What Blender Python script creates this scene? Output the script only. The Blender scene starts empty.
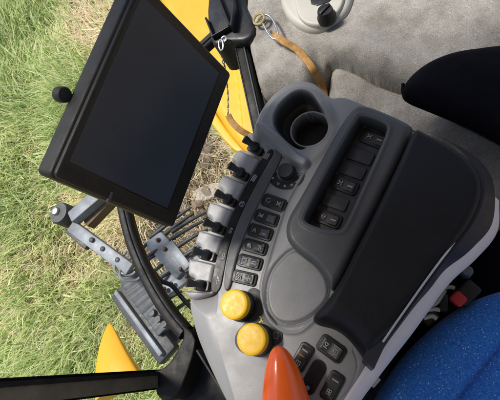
import bpy, bmesh, math, random
import numpy as np
from mathutils import Vector, Matrix
random.seed(7); RNG = np.random.default_rng(7)
SC = bpy.context.scene; COL = SC.collection

# ------------------------------------------------------------------ camera frame (gravity from the photograph's vanishing point)
F = 420.0
UP = np.array([-.405, .369, 1.0]); UP /= np.linalg.norm(UP)
XW = np.array([1.0, 0, 0]) - UP[0]*UP; XW /= np.linalg.norm(XW)
YW = np.cross(UP, XW); M = np.stack([XW, YW, UP])
CAM = np.array([0, 0, 2.5])
ZC = 1.92                                    # console top

def at(px, py, z):
    r = M @ np.array([px-250.0, 200.0-py, -F]); return CAM + r*((z-CAM[2])/r[2])
def atp(pts, z): return np.array([at(x, y, z) for x, y in pts])
def proj(p):
    q = M.T @ (np.asarray(p)-CAM); return 250+F*q[0]/-q[2], 200-F*q[1]/-q[2]

cam = bpy.data.cameras.new('camera'); co = bpy.data.objects.new('camera', cam); COL.objects.link(co)
cam.sensor_width = 36; cam.sensor_fit = 'HORIZONTAL'; cam.lens = 36*F/500; cam.clip_start = .01; cam.clip_end = 500
m4 = Matrix.Identity(4)
for i in range(3):
    for j in range(3): m4[i][j] = M[i, j]
    m4[i][3] = CAM[i]
co.matrix_world = m4; SC.camera = co


# light settings
SHADE_ROOFX = -.67; SUN = (-.40, .14, .91); SKY = .15; SUNE = 5.0; SUNA = 13.0
# ------------------------------------------------------------------ materials
def _nodes(name):
    m = bpy.data.materials.new(name); m.use_nodes = True
    nt = m.node_tree; return m, nt, nt.nodes['Principled BSDF']
def mat(name, base, rough=.5, metal=0., spec=.5, var=.12, vscale=18., bump=.15, bscale=900., dust=0., dcol=(.42,.38,.31), attr=None, base2=None, coat=0., rvar=.12):
    m, nt, b = _nodes(name); N, L = nt.nodes, nt.links
    tc = N.new('ShaderNodeTexCoord'); src = tc.outputs['Object']
    def noise(s, det=4., r=.55):
        n = N.new('ShaderNodeTexNoise'); n.inputs['Scale'].default_value = s; n.inputs['Detail'].default_value = det; n.inputs['Roughness'].default_value = r
        L.new(src, n.inputs['Vector']); return n.outputs['Fac']
    def ramp(x, a, c):
        n = N.new('ShaderNodeMapRange'); n.inputs[1].default_value = a; n.inputs[2].default_value = c; L.new(x, n.inputs[0]); n.clamp = True; return n.outputs[0]
    def mix(f, a, c):
        n = N.new('ShaderNodeMix'); n.data_type = 'RGBA'
        for s, v in ((0, f), (6, a), (7, c)):
            if isinstance(v, (int, float)): n.inputs[s].default_value = v
            elif isinstance(v, tuple): n.inputs[s].default_value = (*v, 1)
            else: L.new(v, n.inputs[s])
        return n.outputs[2]
    if attr:
        a = N.new('ShaderNodeAttribute'); a.attribute_name = attr; c = a.outputs['Color']
    else: c = base
    nz = noise(vscale)
    lo = tuple(v*(1-var) for v in base); hi = tuple(min(1, v*(1+var)) for v in base)
    if attr:
        g = mix(ramp(nz, .3, .7), (1-var,)*3, (1+var,)*3)
        n = N.new('ShaderNodeMix'); n.data_type = 'RGBA'; n.blend_type = 'MULTIPLY'; n.inputs[0].default_value = 1
        L.new(c, n.inputs[6]); L.new(g, n.inputs[7]); c = n.outputs[2]
    else:
        c = mix(ramp(nz, .3, .7), lo, base2 or hi)
    if dust:
        f1 = ramp(noise(420, 2, .5), .60, .80); f2 = ramp(noise(26, 5, .7), .42, .72)
        mu = N.new('ShaderNodeMath'); mu.operation = 'MULTIPLY'; L.new(f1, mu.inputs[0]); L.new(f2, mu.inputs[1])
        ad = N.new('ShaderNodeMath'); ad.operation = 'MULTIPLY_ADD'; L.new(f2, ad.inputs[0]); ad.inputs[1].default_value = .25; L.new(mu.outputs[0], ad.inputs[2])
        m2 = N.new('ShaderNodeMath'); m2.operation = 'MULTIPLY'; L.new(ad.outputs[0], m2.inputs[0]); m2.inputs[1].default_value = dust; m2.use_clamp = True
        c = mix(m2.outputs[0], c, dcol)
    if isinstance(c, tuple): b.inputs['Base Color'].default_value = (*c, 1)
    else: L.new(c, b.inputs['Base Color'])
    b.inputs['Metallic'].default_value = metal; b.inputs['Specular IOR Level'].default_value = spec
    r = N.new('ShaderNodeMapRange'); L.new(noise(vscale*2.3, 5, .65), r.inputs[0]); r.inputs[1].default_value = .3; r.inputs[2].default_value = .7
    r.inputs[3].default_value = max(.03, rough-rvar); r.inputs[4].default_value = min(1, rough+rvar); L.new(r.outputs[0], b.inputs['Roughness'])
    if coat: b.inputs['Coat Weight'].default_value = coat; b.inputs['Coat Roughness'].default_value = .12
    if bump:
        bp = N.new('ShaderNodeBump'); bp.inputs['Strength'].default_value = bump; bp.inputs['Distance'].default_value = .0006
        L.new(noise(bscale, 3, .6), bp.inputs['Height']); L.new(bp.outputs[0], b.inputs['Normal'])
    return m

MT = {}
MT['console'] = mat('grey_moulded_plastic', (.22,.22,.232), .42, spec=.45, var=.07, vscale=9, bump=.22, bscale=1100, dust=.09, attr='Col')
MT['ledge'] = mat('pale_grey_plastic', (.33,.33,.345), .45, spec=.4, var=.06, bump=.2, bscale=1300, dust=.25, attr='Col')
MT['dark_console'] = mat('charcoal_plastic', (.045,.046,.05), .45, spec=.45, var=.1, bump=.25, bscale=1100, dust=.09, attr='Col')
MT['band'] = mat('slate_plastic', (.088,.088,.092), .45, var=.08, bump=.2, bscale=1300, dust=.2)
MT['leather'] = mat('black_leatherette', (.0055,.006,.0085), .42, spec=.30, var=.2, bump=.5, bscale=700, dust=.02, rvar=.08)
MT['black'] = mat('black_plastic', (.010,.0105,.012), .4, spec=.4, var=.2, bump=.15, dust=.03)
MT['blackgloss'] = mat('gloss_black_plastic', (.007,.007,.009), .42, spec=.35, var=.2, bump=.05, dust=.06)
MT['rubber'] = mat('black_rubber', (.014,.014,.015), .62, spec=.3, var=.25, bump=.3, dust=.15)
MT['boot'] = mat('toggle_black', (.013,.013,.015), .38, spec=.5, var=.2, bump=.1, dust=.06)
MT['paddle'] = mat('paddle_grey', (.075,.077,.084), .4, var=.1, bump=.1, dust=.1)
MT['icon'] = mat('white_print', (.36,.37,.38), .6, var=.05, bump=0)
MT['iconyellow'] = mat('yellow_print', (.75,.55,.04), .6, var=.05, bump=0)
MT['iconorange'] = mat('orange_print', (.75,.2,.03), .6, var=.05, bump=0)
MT['yellowknob'] = mat('yellow_knob_plastic', (.86,.51,.012), .42, spec=.4, var=.02, vscale=40, bump=.10, bscale=700, dust=.0)
MT['orange'] = mat('orange_gloss_plastic', (.95,.128,.014), .22, spec=.55, var=.05, bump=.06, bscale=500, dust=.05, coat=.25)
MT['trim'] = mat('off_white_trim', (.74,.68,.71), .5, var=.06, bump=.2, dust=.2)
MT['navyside'] = mat('navy_black_side', (.022,.023,.034), .5, spec=.4, var=.15, bump=.25)
MT['edgehighlight'] = mat('pale_edge_highlight', (.50,.49,.52), .4, var=.1, bump=.1)  # pale colour of the highlight painted on the pad edge
MT['housing'] = mat('dark_taupe_plastic', (.015,.0145,.014), .5, spec=.35, var=.1, vscale=25, bump=.3, bscale=1500, dust=.08)
MT['bezelblack'] = mat('bezel_black', (.006,.006,.007), .35, var=.1, bump=.08)
MT['chrome'] = mat('worn_silver', (.55,.54,.52), .3, metal=1., var=.15, vscale=80, bump=.2)
MT['brass'] = mat('worn_brass', (.5,.42,.2), .4, metal=.9, var=.25, vscale=90, bump=.3)
MT['steel'] = mat('weathered_grey_steel', (.19,.215,.245), .55, metal=.1, var=.4, vscale=9, bump=.8, bscale=90, dust=.4, dcol=(.4,.36,.29))
MT['steeldark'] = mat('dark_steel', (.035,.04,.045), .55, metal=.1, var=.3, vscale=22, bump=.5, bscale=200, dust=.12)
MT['brown'] = mat('brown_bracket', (.09,.062,.03), .6, var=.3, vscale=30, bump=.4, dust=.3)
MT['hose'] = mat('grey_ribbed_rubber', (.075,.085,.095), .6, var=.25, bump=.4, dust=.4)
MT['yellowpaint'] = mat('yellow_machine_paint', (.66,.34,.014), .38, spec=.5, var=.05, vscale=6, bump=.08, bscale=60, dust=.14, dcol=(.5,.36,.12))
MT['strap'] = mat('brown_leather', (.33,.155,.035), .65, var=.35, vscale=60, bump=.8, bscale=350, base2=(.46,.25,.07))
MT['vent'] = mat('beige_plastic', (.40,.385,.34), .5, var=.06, bump=.15, dust=.15)
MT['floor'] = mat('dark_floor_mat', (.010,.0105,.012), .7, spec=.25, var=.4, vscale=20, bump=.7, bscale=250, dust=.12)
MT['blackfabric'] = mat('black_fabric', (.004,.004,.007), .9, spec=.1, var=.3, bump=.6, bscale=600)
MT['frame'] = mat('black_painted_frame', (.0065,.0065,.0065), .55, spec=.25, var=.3, bump=.2, dust=.0)
MT['seal'] = mat('olive_grey_strip', (.17,.15,.115), .35, var=.6, vscale=9, bump=.3, dust=.3)
MT['red'] = mat('red_buckle_plastic', (.42,.014,.022), .4, var=.1, bump=.1)
MT['cable'] = mat('pale_cable', (.48,.45,.39), .5, var=.2, bump=.1)
MT['roof'] = mat('shade_roof_lining', (.62,.60,.57), .9, spec=.1, bump=.4, bscale=300)

MT['rust'] = mat('rusty_bolt', (.10,.055,.03), .7, metal=.2, var=.5, vscale=60, bump=.6, bscale=200)
MT['concrete'] = mat('dusty_concrete', (.30,.27,.22), .9, var=.35, vscale=30, bump=1., bscale=150, dust=.3)
MT['dark_blank'] = mat('blank_plate_charcoal', (.022,.023,.026), .5, var=.1, bump=.25, dust=.06)
MT['dark_console2'] = mat('charcoal_plate', (.014,.0145,.017), .45, var=.1, bump=.1, dust=.08)
def mat_screen():
    m, nt, b = _nodes('dark_display_glass'); N, L = nt.nodes, nt.links
    tc = N.new('ShaderNodeTexCoord')
    n = N.new('ShaderNodeTexNoise'); n.inputs['Scale'].default_value = 9; n.inputs['Detail'].default_value = 5; L.new(tc.outputs['Object'], n.inputs['Vector'])
    r = N.new('ShaderNodeValToRGB'); r.color_ramp.elements[0].color = (.034,.045,.068,1); r.color_ramp.elements[1].color = (.050,.062,.088,1)
    r.color_ramp.elements[0].position = .3; r.color_ramp.elements[1].position = .7
    L.new(n.outputs['Fac'], r.inputs[0]); L.new(r.outputs[0], b.inputs['Base Color'])
    r2 = N.new('ShaderNodeMapRange'); r2.inputs[3].default_value = .22; r2.inputs[4].default_value = .36; L.new(n.outputs['Fac'], r2.inputs[0]); L.new(r2.outputs[0], b.inputs['Roughness'])
    b.inputs['Specular IOR Level'].default_value = .35
    return m
MT['screen'] = mat_screen()
def mat_carpet():
    m, nt, b = _nodes('grey_carpet'); N, L = nt.nodes, nt.links
    tc = N.new('ShaderNodeTexCoord')
    def nz(s, d=4, r=.6):
        n = N.new('ShaderNodeTexNoise'); n.inputs['Scale'].default_value = s; n.inputs['Detail'].default_value = d; n.inputs['Roughness'].default_value = r
        L.new(tc.outputs['Object'], n.inputs['Vector']); return n.outputs['Fac']
    r = N.new('ShaderNodeValToRGB'); e = r.color_ramp.elements
    e[0].position = .3; e[0].color = (.20,.19,.175,1); e[1].position = .7; e[1].color = (.46,.438,.405,1)
    L.new(nz(520, 3, .7), r.inputs[0])
    r3 = N.new('ShaderNodeValToRGB'); e = r3.color_ramp.elements
    e[0].position = .32; e[0].color = (.62,.6,.57,1); e[1].position = .66; e[1].color = (1.15,1.15,1.15,1)
    L.new(nz(14, 6, .65), r3.inputs[0])
    x = N.new('ShaderNodeMix'); x.data_type = 'RGBA'; x.blend_type = 'MULTIPLY'; x.inputs[0].default_value = 1
    L.new(r.outputs[0], x.inputs[6]); L.new(r3.outputs[0], x.inputs[7]); L.new(x.outputs[2], b.inputs['Base Color'])
    b.inputs['Roughness'].default_value = .95; b.inputs['Specular IOR Level'].default_value = .1
    bp = N.new('ShaderNodeBump'); bp.inputs['Strength'].default_value = .9; bp.inputs['Distance'].default_value = .0015
    L.new(nz(600, 4, .7), bp.inputs['Height']); L.new(bp.outputs[0], b.inputs['Normal'])
    return m
MT['carpet'] = mat_carpet()
def mat_seat():
    m, nt, b = _nodes('blue_speckled_fabric'); N, L = nt.nodes, nt.links
    tc = N.new('ShaderNodeTexCoord')
    def nz(s, d=3, r=.6):
        n = N.new('ShaderNodeTexNoise'); n.inputs['Scale'].default_value = s; n.inputs['Detail'].default_value = d; n.inputs['Roughness'].default_value = r
        L.new(tc.outputs['Object'], n.inputs['Vector']); return n.outputs['Fac']
    r = N.new('ShaderNodeValToRGB'); e = r.color_ramp.elements
    e[0].position = .3; e[0].color = (.012,.085,.37,1); e[1].position = .72; e[1].color = (.055,.26,.78,1)
    L.new(nz(340, 4, .75), r.inputs[0])
    cur = r.outputs[0]
    for sc, th, col in ((300, .12, (.45,.60,.85)), (480, .18, (.14,.34,.75)), (190, .07, (.55,.68,.9))):
        v = N.new('ShaderNodeTexVoronoi'); v.inputs['Scale'].default_value = sc; L.new(tc.outputs['Object'], v.inputs['Vector'])
        # keep the speck only in a random half of the cells
        sep = N.new('ShaderNodeSeparateColor'); L.new(v.outputs['Color'], sep.inputs[0])
        g = N.new('ShaderNodeMath'); g.operation = 'GREATER_THAN'; L.new(sep.outputs[0], g.inputs[0]); g.inputs[1].default_value = .58
        d = N.new('ShaderNodeMapRange'); L.new(v.outputs['Distance'], d.inputs[0]); d.inputs[1].default_value = th; d.inputs[2].default_value = th+.14; d.inputs[3].default_value = 1; d.inputs[4].default_value = 0
        mu = N.new('ShaderNodeMath'); mu.operation = 'MULTIPLY'; L.new(g.outputs[0], mu.inputs[0]); L.new(d.outputs[0], mu.inputs[1])
        x = N.new('ShaderNodeMix'); x.data_type = 'RGBA'; L.new(mu.outputs[0], x.inputs[0]); L.new(cur, x.inputs[6]); x.inputs[7].default_value = (*col, 1); cur = x.outputs[2]
    L.new(cur, b.inputs['Base Color']); b.inputs['Roughness'].default_value = .9; b.inputs['Specular IOR Level'].default_value = .15
    b.inputs['Sheen Weight'].default_value = .15
    bp = N.new('ShaderNodeBump'); bp.inputs['Strength'].default_value = .6; bp.inputs['Distance'].default_value = .001
    L.new(nz(800, 3), bp.inputs['Height']); L.new(bp.outputs[0], b.inputs['Normal'])
    return m
MT['seat'] = mat_seat()
def mat_ground():
    m, nt, b = _nodes('straw_littered_soil'); N, L = nt.nodes, nt.links
    tc = N.new('ShaderNodeTexCoord')
    def nz(s, d=6, r=.65):
        n = N.new('ShaderNodeTexNoise'); n.inputs['Scale'].default_value = s; n.inputs['Detail'].default_value = d; n.inputs['Roughness'].default_value = r
        L.new(tc.outputs['Object'], n.inputs['Vector']); return n.outputs['Fac']
    r = N.new('ShaderNodeValToRGB'); e = r.color_ramp.elements
    e[0].position = .3; e[0].color = (.11,.075,.045,1); e[1].position = .7; e[1].color = (.36,.28,.18,1)
    k = r.color_ramp.elements.new(.5); k.color = (.24,.175,.11,1)
    L.new(nz(9), r.inputs[0])
    x = N.new('ShaderNodeMix'); x.data_type = 'RGBA'; mr = N.new('ShaderNodeMapRange'); mr.inputs[1].default_value = .5; mr.inputs[2].default_value = .62
    L.new(nz(70, 3), mr.inputs[0]); L.new(mr.outputs[0], x.inputs[0]); L.new(r.outputs[0], x.inputs[6]); x.inputs[7].default_value = (.40,.33,.22,1)
    L.new(x.outputs[2], b.inputs['Base Color']); b.inputs['Roughness'].default_value = .95; b.inputs['Specular IOR Level'].default_value = .1
    bp = N.new('ShaderNodeBump'); bp.inputs['Strength'].default_value = 1; bp.inputs['Distance'].default_value = .03
    L.new(nz(30), bp.inputs['Height']); L.new(bp.outputs[0], b.inputs['Normal'])
    return m
MT['ground'] = mat_ground()
def mat_blades(name, trans):
    m, nt, b = _nodes(name); N, L = nt.nodes, nt.links
    a = N.new('ShaderNodeAttribute'); a.attribute_name = 'Col'
    L.new(a.outputs['Color'], b.inputs['Base Color']); b.inputs['Roughness'].default_value = .55; b.inputs['Specular IOR Level'].default_value = .3
    t = N.new('ShaderNodeBsdfTranslucent'); L.new(a.outputs['Color'], t.inputs['Color'])
    x = N.new('ShaderNodeMixShader'); x.inputs[0].default_value = trans
    L.new(b.outputs[0], x.inputs[1]); L.new(t.outputs[0], x.inputs[2]); L.new(x.outputs[0], N['Material Output'].inputs['Surface'])
    return m
MT['blades'] = mat_blades('grass_blades', .4)
def mat_glass():
    m, nt, b = _nodes('clear_window_glass'); N, L = nt.nodes, nt.links
    t = N.new('ShaderNodeBsdfTransparent'); t.inputs[0].default_value = (.985,.99,.985,1)
    g = N.new('ShaderNodeBsdfGlossy'); g.inputs['Roughness'].default_value = .03; g.inputs['Color'].default_value = (1,1,1,1)
    f = N.new('ShaderNodeFresnel'); f.inputs[0].default_value = 1.06
    x = N.new('ShaderNodeMixShader'); L.new(f.outputs[0], x.inputs[0]); L.new(t.outputs[0], x.inputs[1]); L.new(g.outputs[0], x.inputs[2])
    L.new(x.outputs[0], N['Material Output'].inputs['Surface'])
    return m
MT['glass'] = mat_glass()

# ------------------------------------------------------------------ object helpers
WLOC = {}
def wloc(o): return WLOC.get(o.name, np.zeros(3)) if o is not None else np.zeros(3)
def empty(name, loc, label, cat, group=None):
    o = bpy.data.objects.new(name, None); o.empty_display_size = .05; COL.objects.link(o); o.location = loc; WLOC[o.name] = np.array(loc, float)
    tag(o, label, cat, group, 'thing'); return o
def tag(o, label=None, cat=None, group=None, kind=None):
    for k, v in (('label', label), ('category', cat), ('group', group), ('kind', kind)):
        if v: o[k] = v
    return o
def build(name, v, f, m, parent=None, smooth=True, sharp=38, cols=None, label=None):
    base = wloc(parent); v = np.asarray(v, float)
    if parent is None:
        org = v.mean(0); org[2] = v[:, 2].min()
    else: org = base
    me = bpy.data.meshes.new(name)
    me.from_pydata((v-org).tolist(), [], f if isinstance(f, list) else f.tolist()); me.validate()
    if smooth:
        me.polygons.foreach_set('use_smooth', [True]*len(me.polygons)); me.set_sharp_from_angle(angle=math.radians(sharp))
    if cols is not None:
        a = me.color_attributes.new('Col', 'FLOAT_COLOR', 'POINT'); c = np.ones((len(v), 4)); c[:, :3] = cols; a.data.foreach_set('color', c.ravel())
    me.materials.append(MT[m] if isinstance(m, str) else m); me.update()
    o = bpy.data.objects.new(name, me); COL.objects.link(o)
    if parent is not None: o.parent = parent
    else: o.location = org
    WLOC[o.name] = org if parent is None else base
    if label: o['label'] = label
    return o
class MB:
    def __init__(s): s.v = []; s.f = []
    def add(s, v, f):
        n = len(s.v); s.v += [tuple(p) for p in v]; s.f += [tuple(i+n for i in q) for q in f]; return s
    def make(s, name, m, parent=None, **k): return build(name, s.v, s.f, m, parent, **k)
def bm_out(bm):
    bmesh.ops.recalc_face_normals(bm, faces=bm.faces[:]); bm.verts.index_update()
    v = [tuple(x.co) for x in bm.verts]; f = [tuple(x.index for x in q.verts) for q in bm.faces]; bm.free(); return v, f
def chaikin(p, it=3, closed=True):
    p = np.asarray(p, float)
    for _ in range(it):
        q = np.roll(p, -1, 0) if closed else p[1:]; a = p if closed else p[:-1]
        r = np.empty((2*len(a), p.shape[1])); r[0::2] = .75*a+.25*q; r[1::2] = .25*a+.75*q
        p = r if closed else np.vstack([p[:1], r, p[-1:]])
    return p
def spline(p, n=8):
    p = np.asarray(p, float); q = np.vstack([2*p[0]-p[1], p, 2*p[-1]-p[-2]]); out = []
    for i in range(1, len(q)-2):
        for t in np.linspace(0, 1, n, endpoint=False):
            a, b, c, d = q[i-1], q[i], q[i+1], q[i+2]
            out.append(.5*(2*b+(c-a)*t+(2*a-5*b+4*c-d)*t*t+(3*b-a-3*c+d)*t**3))
    return np.array(out+[p[-1]])
def prism(pts, z0, z1, bev=0., seg=3):
    """vertical prism over world-xy outline, top (and side) edges rounded"""
    bm = bmesh.new(); vs = [bm.verts.new((p[0], p[1], z0)) for p in pts]; f = bm.faces.new(vs)
    r = bmesh.ops.extrude_face_region(bm, geom=[f]); top = [g for g in r['geom'] if isinstance(g, bmesh.types.BMVert)]
    for t in top: t.co.z = z1
    if bev:
        ts = set(top); es = [e for e in bm.edges if e.verts[0] in ts and e.verts[1] in ts]
        bmesh.ops.bevel(bm, geom=es, offset=bev, segments=seg, profile=.5, affect='EDGES', clamp_overlap=True)
    return bm_out(bm)
def boxm(mats, sx, sy, sz, bev=.0, seg=2):
    bm = bmesh.new(); bmesh.ops.create_cube(bm, size=1, matrix=Matrix.Diagonal((sx, sy, sz, 1)))
    if bev: bmesh.ops.bevel(bm, geom=bm.edges[:], offset=bev, segments=seg, profile=.5, affect='EDGES')
    v, f = bm_out(bm); R = np.array([[mats[i][j] for j in range(4)] for i in range(4)])
    v = np.array(v) @ R[:3, :3].T + R[:3, 3]; return v, f
def frame(o, x, y):
    """4x4 with origin o, x axis along x, y axis near y"""
    x = np.asarray(x, float)/np.linalg.norm(x); z = np.cross(x, y); z = z/np.linalg.norm(z); y = np.cross(z, x)
    m = np.eye(4); m[:3, 0] = x; m[:3, 1] = y; m[:3, 2] = z; m[:3, 3] = o; return m
def bar(p0, p1, w, t, up=(0, 0, 1), bev=.002):
    p0, p1 = np.asarray(p0, float), np.asarray(p1, float); d = p1-p0; y = np.cross(up, d)
    return boxm(frame((p0+p1)/2, d, y), np.linalg.norm(d), w, t, bev)
def sweep(pts, prof, up=(0, 0, 1), cap=True, scale=None):
    """sweep a closed 2-D profile (side, up) along pts"""
    pts = np.asarray(pts, float); n = len(pts); k = len(prof); V = []; Fc = []
    T = np.gradient(pts, axis=0); T /= np.linalg.norm(T, axis=1)[:, None]
    u = np.asarray(up, float)
    for i in range(n):
        s = np.cross(T[i], u); s /= np.linalg.norm(s)+1e-12; w = np.cross(s, T[i]); u = w
        g = 1 if scale is None else scale[i]
        V += [pts[i]+g*(a*s+b*w) for a, b in prof]
    for i in range(n-1):
        for j in range(k):
            Fc.append((i*k+j, i*k+(j+1) % k, (i+1)*k+(j+1) % k, (i+1)*k+j))
    if cap: Fc.append(tuple(range(k))[::-1]); Fc.append(tuple((n-1)*k+j for j in range(k)))
    return V, Fc
def circ(r, n=14): return [(r*math.cos(2*math.pi*i/n), r*math.sin(2*math.pi*i/n)) for i in range(n)]
def tube(pts, r, n=14, up=(.13, .21, 1), scale=None): return sweep(pts, circ(r, n), up, scale=scale)
def rrect(w, h, r, n=5):
    o = []
    for cx, cy, a in ((w/2-r, h/2-r, 0), (-w/2+r, h/2-r, 90), (-w/2+r, -h/2+r, 180), (w/2-r, -h/2+r, 270)):
        for i in range(n+1):
            t = math.radians(a+90*i/n); o.append((cx+r*math.cos(t), cy+r*math.sin(t)))
    return o
def lathe(prof, fr, n=40):
    """profile [(r, h)] turned about the z axis of 4x4 fr"""
    V = []; Fc = []; k = len(prof)
    for r, h in prof:
        for i in range(n):
            a = 2*math.pi*i/n; V.append(fr[:3, 3]+fr[:3, 0]*r*math.cos(a)+fr[:3, 1]*r*math.sin(a)+fr[:3, 2]*h)
    for j in range(k-1):
        for i in range(n): Fc.append((j*n+i, j*n+(i+1) % n, (j+1)*n+(i+1) % n, (j+1)*n+i))
    Fc.append(tuple((k-1)*n+i for i in range(n))); return V, Fc
def pxf(px, py, ang, L, W, z):
    """frame on the horizontal plane z: x axis along picture angle ang (deg, clockwise) at a pixel; metres of the L x W px rectangle"""
    a = math.radians(ang); dx, dy = math.cos(a), math.sin(a)
    c = at(px, py, z); u = at(px+dx*L/2, py+dy*L/2, z)-at(px-dx*L/2, py-dy*L/2, z)
    v = at(px-dy*W/2, py+dx*W/2, z)-at(px+dy*W/2, py-dx*W/2, z)
    l = np.linalg.norm(u); u = u/l; n = np.array([-u[1], u[0], 0]); w = abs(v@n)
    if l*W and False: pass
    m = np.eye(4); m[:3, 0] = u; m[:3, 1] = n; m[:3, 3] = c; return m, l, w
def loc2w(fr, pts):
    pts = np.asarray(pts, float)
    if pts.shape[1] == 2: pts = np.hstack([pts, np.zeros((len(pts), 1))])
    return pts @ fr[:3, :3].T + fr[:3, 3]

def sdf(P, poly):
    """signed distance of points P (n,2) to a closed polygon, negative inside"""
    poly = np.asarray(poly)[:, :2]; d2 = np.full(len(P), 1e9); inside = np.zeros(len(P), bool)
    x, y = P[:, 0], P[:, 1]
    for a, b in zip(poly, np.roll(poly, -1, 0)):
        e = b-a; wx, wy = x-a[0], y-a[1]; l = e@e
        if l < 1e-14: continue
        t = np.clip((wx*e[0]+wy*e[1])/l, 0, 1); qx, qy = wx-t*e[0], wy-t*e[1]
        np.minimum(d2, qx*qx+qy*qy, out=d2)
        if a[1] != b[1]:
            c = ((a[1] <= y) != (b[1] <= y)) & (x < (b[0]-a[0])*(y-a[1])/(b[1]-a[1])+a[0]); inside ^= c
    d = np.sqrt(d2); return np.where(inside, -d, d)
def sst(x, a, b):
    t = np.clip((x-a)/(b-a), 0, 1); return t*t*(3-2*t)
def fillet(d, r, drop):
    """height loss near the outline (d<0 inside)"""
    t = np.clip(1+d/r, 0, 1); return drop*(1-np.sqrt(np.maximum(0, 1-t*t)))
def relief(name, outline, zf, res, zbot, m, parent=None, sharp=50, label=None):
    """moulded shell: a height field over an outline with walls down to zbot; zf(P, d) -> (z, colours or None)"""
    o = np.asarray(outline)[:, :2]; lo, hi = o.min(0)-res*2, o.max(0)+res*2
    nx, ny = int((hi[0]-lo[0])/res)+2, int((hi[1]-lo[1])/res)+2
    gx, gy = np.meshgrid(lo[0]+res*np.arange(nx), lo[1]+res*np.arange(ny), indexing='xy'); P = np.stack([gx.ravel(), gy.ravel()], 1)
    d = sdf(P, o)
    D = d.reshape(ny, nx); g1, g0 = np.gradient(D, res); G = np.stack([g0.ravel(), g1.ravel()], 1); G /= np.linalg.norm(G, axis=1)[:, None]+1e-9
    idx = np.arange(nx*ny).reshape(ny, nx); Q = np.stack([idx[:-1, :-1], idx[:-1, 1:], idx[1:, 1:], idx[1:, :-1]], -1).reshape(-1, 4)
    ok = d < 0; Q = Q[ok[Q].any(1)]
    out = ~ok; P2 = P.copy(); P2[out] -= G[out]*d[out][:, None]
    used = np.unique(Q); mp = -np.ones(nx*ny, int); mp[used] = np.arange(len(used)); Q = mp[Q]; P2 = P2[used]; dd = np.minimum(d[used], 0)
    z, c = zf(P2, dd); V = np.hstack([P2, z[:, None]])
    e = np.concatenate([Q[:, [0, 1]], Q[:, [1, 2]], Q[:, [2, 3]], Q[:, [3, 0]]]); key = {}
    es = np.sort(e, 1); k = es[:, 0].astype(np.int64)*(len(V)+1)+es[:, 1]; un, cnt = np.unique(k, return_counts=True); bd = e[np.isin(k, un[cnt == 1])]
    bv = np.unique(bd); m2 = -np.ones(len(V), int); m2[bv] = len(V)+np.arange(len(bv))
    B = V[bv].copy(); B[:, 2] = zbot; V = np.vstack([V, B]); fs = Q.tolist()+np.stack([bd[:, 1], bd[:, 0], m2[bd[:, 0]], m2[bd[:, 1]]], 1).tolist()
    if c is not None: c = np.vstack([c, c[bv]])
    return build(name, V, fs, m, parent, sharp=sharp, cols=c, label=label)
def strokes(name, fr, lines, w, m, parent, z=.0003, discs=()):
    """printed mark: polylines in a local frame as thin raised ribbons"""
    mb = MB()
    for ln in lines:
        for a, b in zip(ln[:-1], ln[1:]):
            a, b = np.array(a, float), np.array(b, float); d = b-a; l = np.linalg.norm(d)
            if l < 1e-9: continue
            d /= l; n = np.array([-d[1], d[0]])*w/2; a2, b2 = a-d*w*.3, b+d*w*.3
            q = [(*(a2+n), z), (*(a2-n), z), (*(b2-n), z), (*(b2+n), z)]; q += [(x, y, z-.0002) for x, y, _ in q]
            mb.add(loc2w(fr, q), [(0, 1, 2, 3), (0, 4, 5, 1), (1, 5, 6, 2), (2, 6, 7, 3), (3, 7, 4, 0)])
    for cx, cy, r in discs:
        q = [(cx+r*math.cos(t), cy+r*math.sin(t), z) for t in np.linspace(0, 2*math.pi, 16, endpoint=False)]
        q += [(x, y, z-.0002) for x, y, _ in q]
        mb.add(loc2w(fr, q), [tuple(range(16))]+[(i, i+16, (i+1) % 16+16, (i+1) % 16) for i in range(16)])
    return mb.make(name, m, parent, smooth=False)
def arc(cx, cy, r, a0, a1, n=12): return [(cx+r*math.cos(math.radians(a)), cy+r*math.sin(math.radians(a))) for a in np.linspace(a0, a1, n)]
# ------------------------------------------------------------------ setting: ground, cab floor
def sheet(name, pts, z, m, kind='structure'):
    o = build(name, [(p[0], p[1], z) for p in pts], [tuple(range(len(pts)))], m, smooth=False); tag(o, kind=kind); return o
sheet('ground', [(-80,-80),(80,-80),(80,80),(-80,80)], 0, 'ground')

def ground_hits(n):
    """roots spread over the strip of land beyond the window, thinning with distance"""
    out = []
    c = at(420, 355, 0)[:2]
    while len(out) < n:
        r = .6*(14/.6)**RNG.random(4000); a = RNG.random(4000)*2*math.pi
        for x, y in zip(c[0]+r*np.cos(a), c[1]+r*np.sin(a)):
            px, py = proj((x, y, .05))
            if -60 < px < 262 and -70 < py < 470 and x < c[0]+.2: out.append((x, y, px, py))
    return np.array(out[:n])
def vnoise(x, y, s, seed):
    r = np.random.default_rng(seed); g = r.random((64, 64)); u, v = x*s, y*s
    i, j = np.floor(u).astype(int), np.floor(v).astype(int); fu, fv = u-i, v-j; fu = fu*fu*(3-2*fu); fv = fv*fv*(3-2*fv)
    G = lambda a, b: g[a % 64, b % 64]
    return (G(i, j)*(1-fu)+G(i+1, j)*fu)*(1-fv)+(G(i, j+1)*(1-fu)+G(i+1, j+1)*fu)*fv
def straw_share(px, py):
    b = np.zeros_like(px)
    for cx, cy, rx, ry, a in ((98,22,34,40,.95),(118,245,60,40,.8),(45,255,50,30,.35),(60,190,50,18,.35),(70,315,60,25,.4),(40,150,40,20,.25),(140,330,30,40,.7),(205,200,55,110,2.0),(15,300,30,40,.2)):
        b += a*np.exp(-((px-cx)/rx)**2-((py-cy)/ry)**2)
    return b
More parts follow.
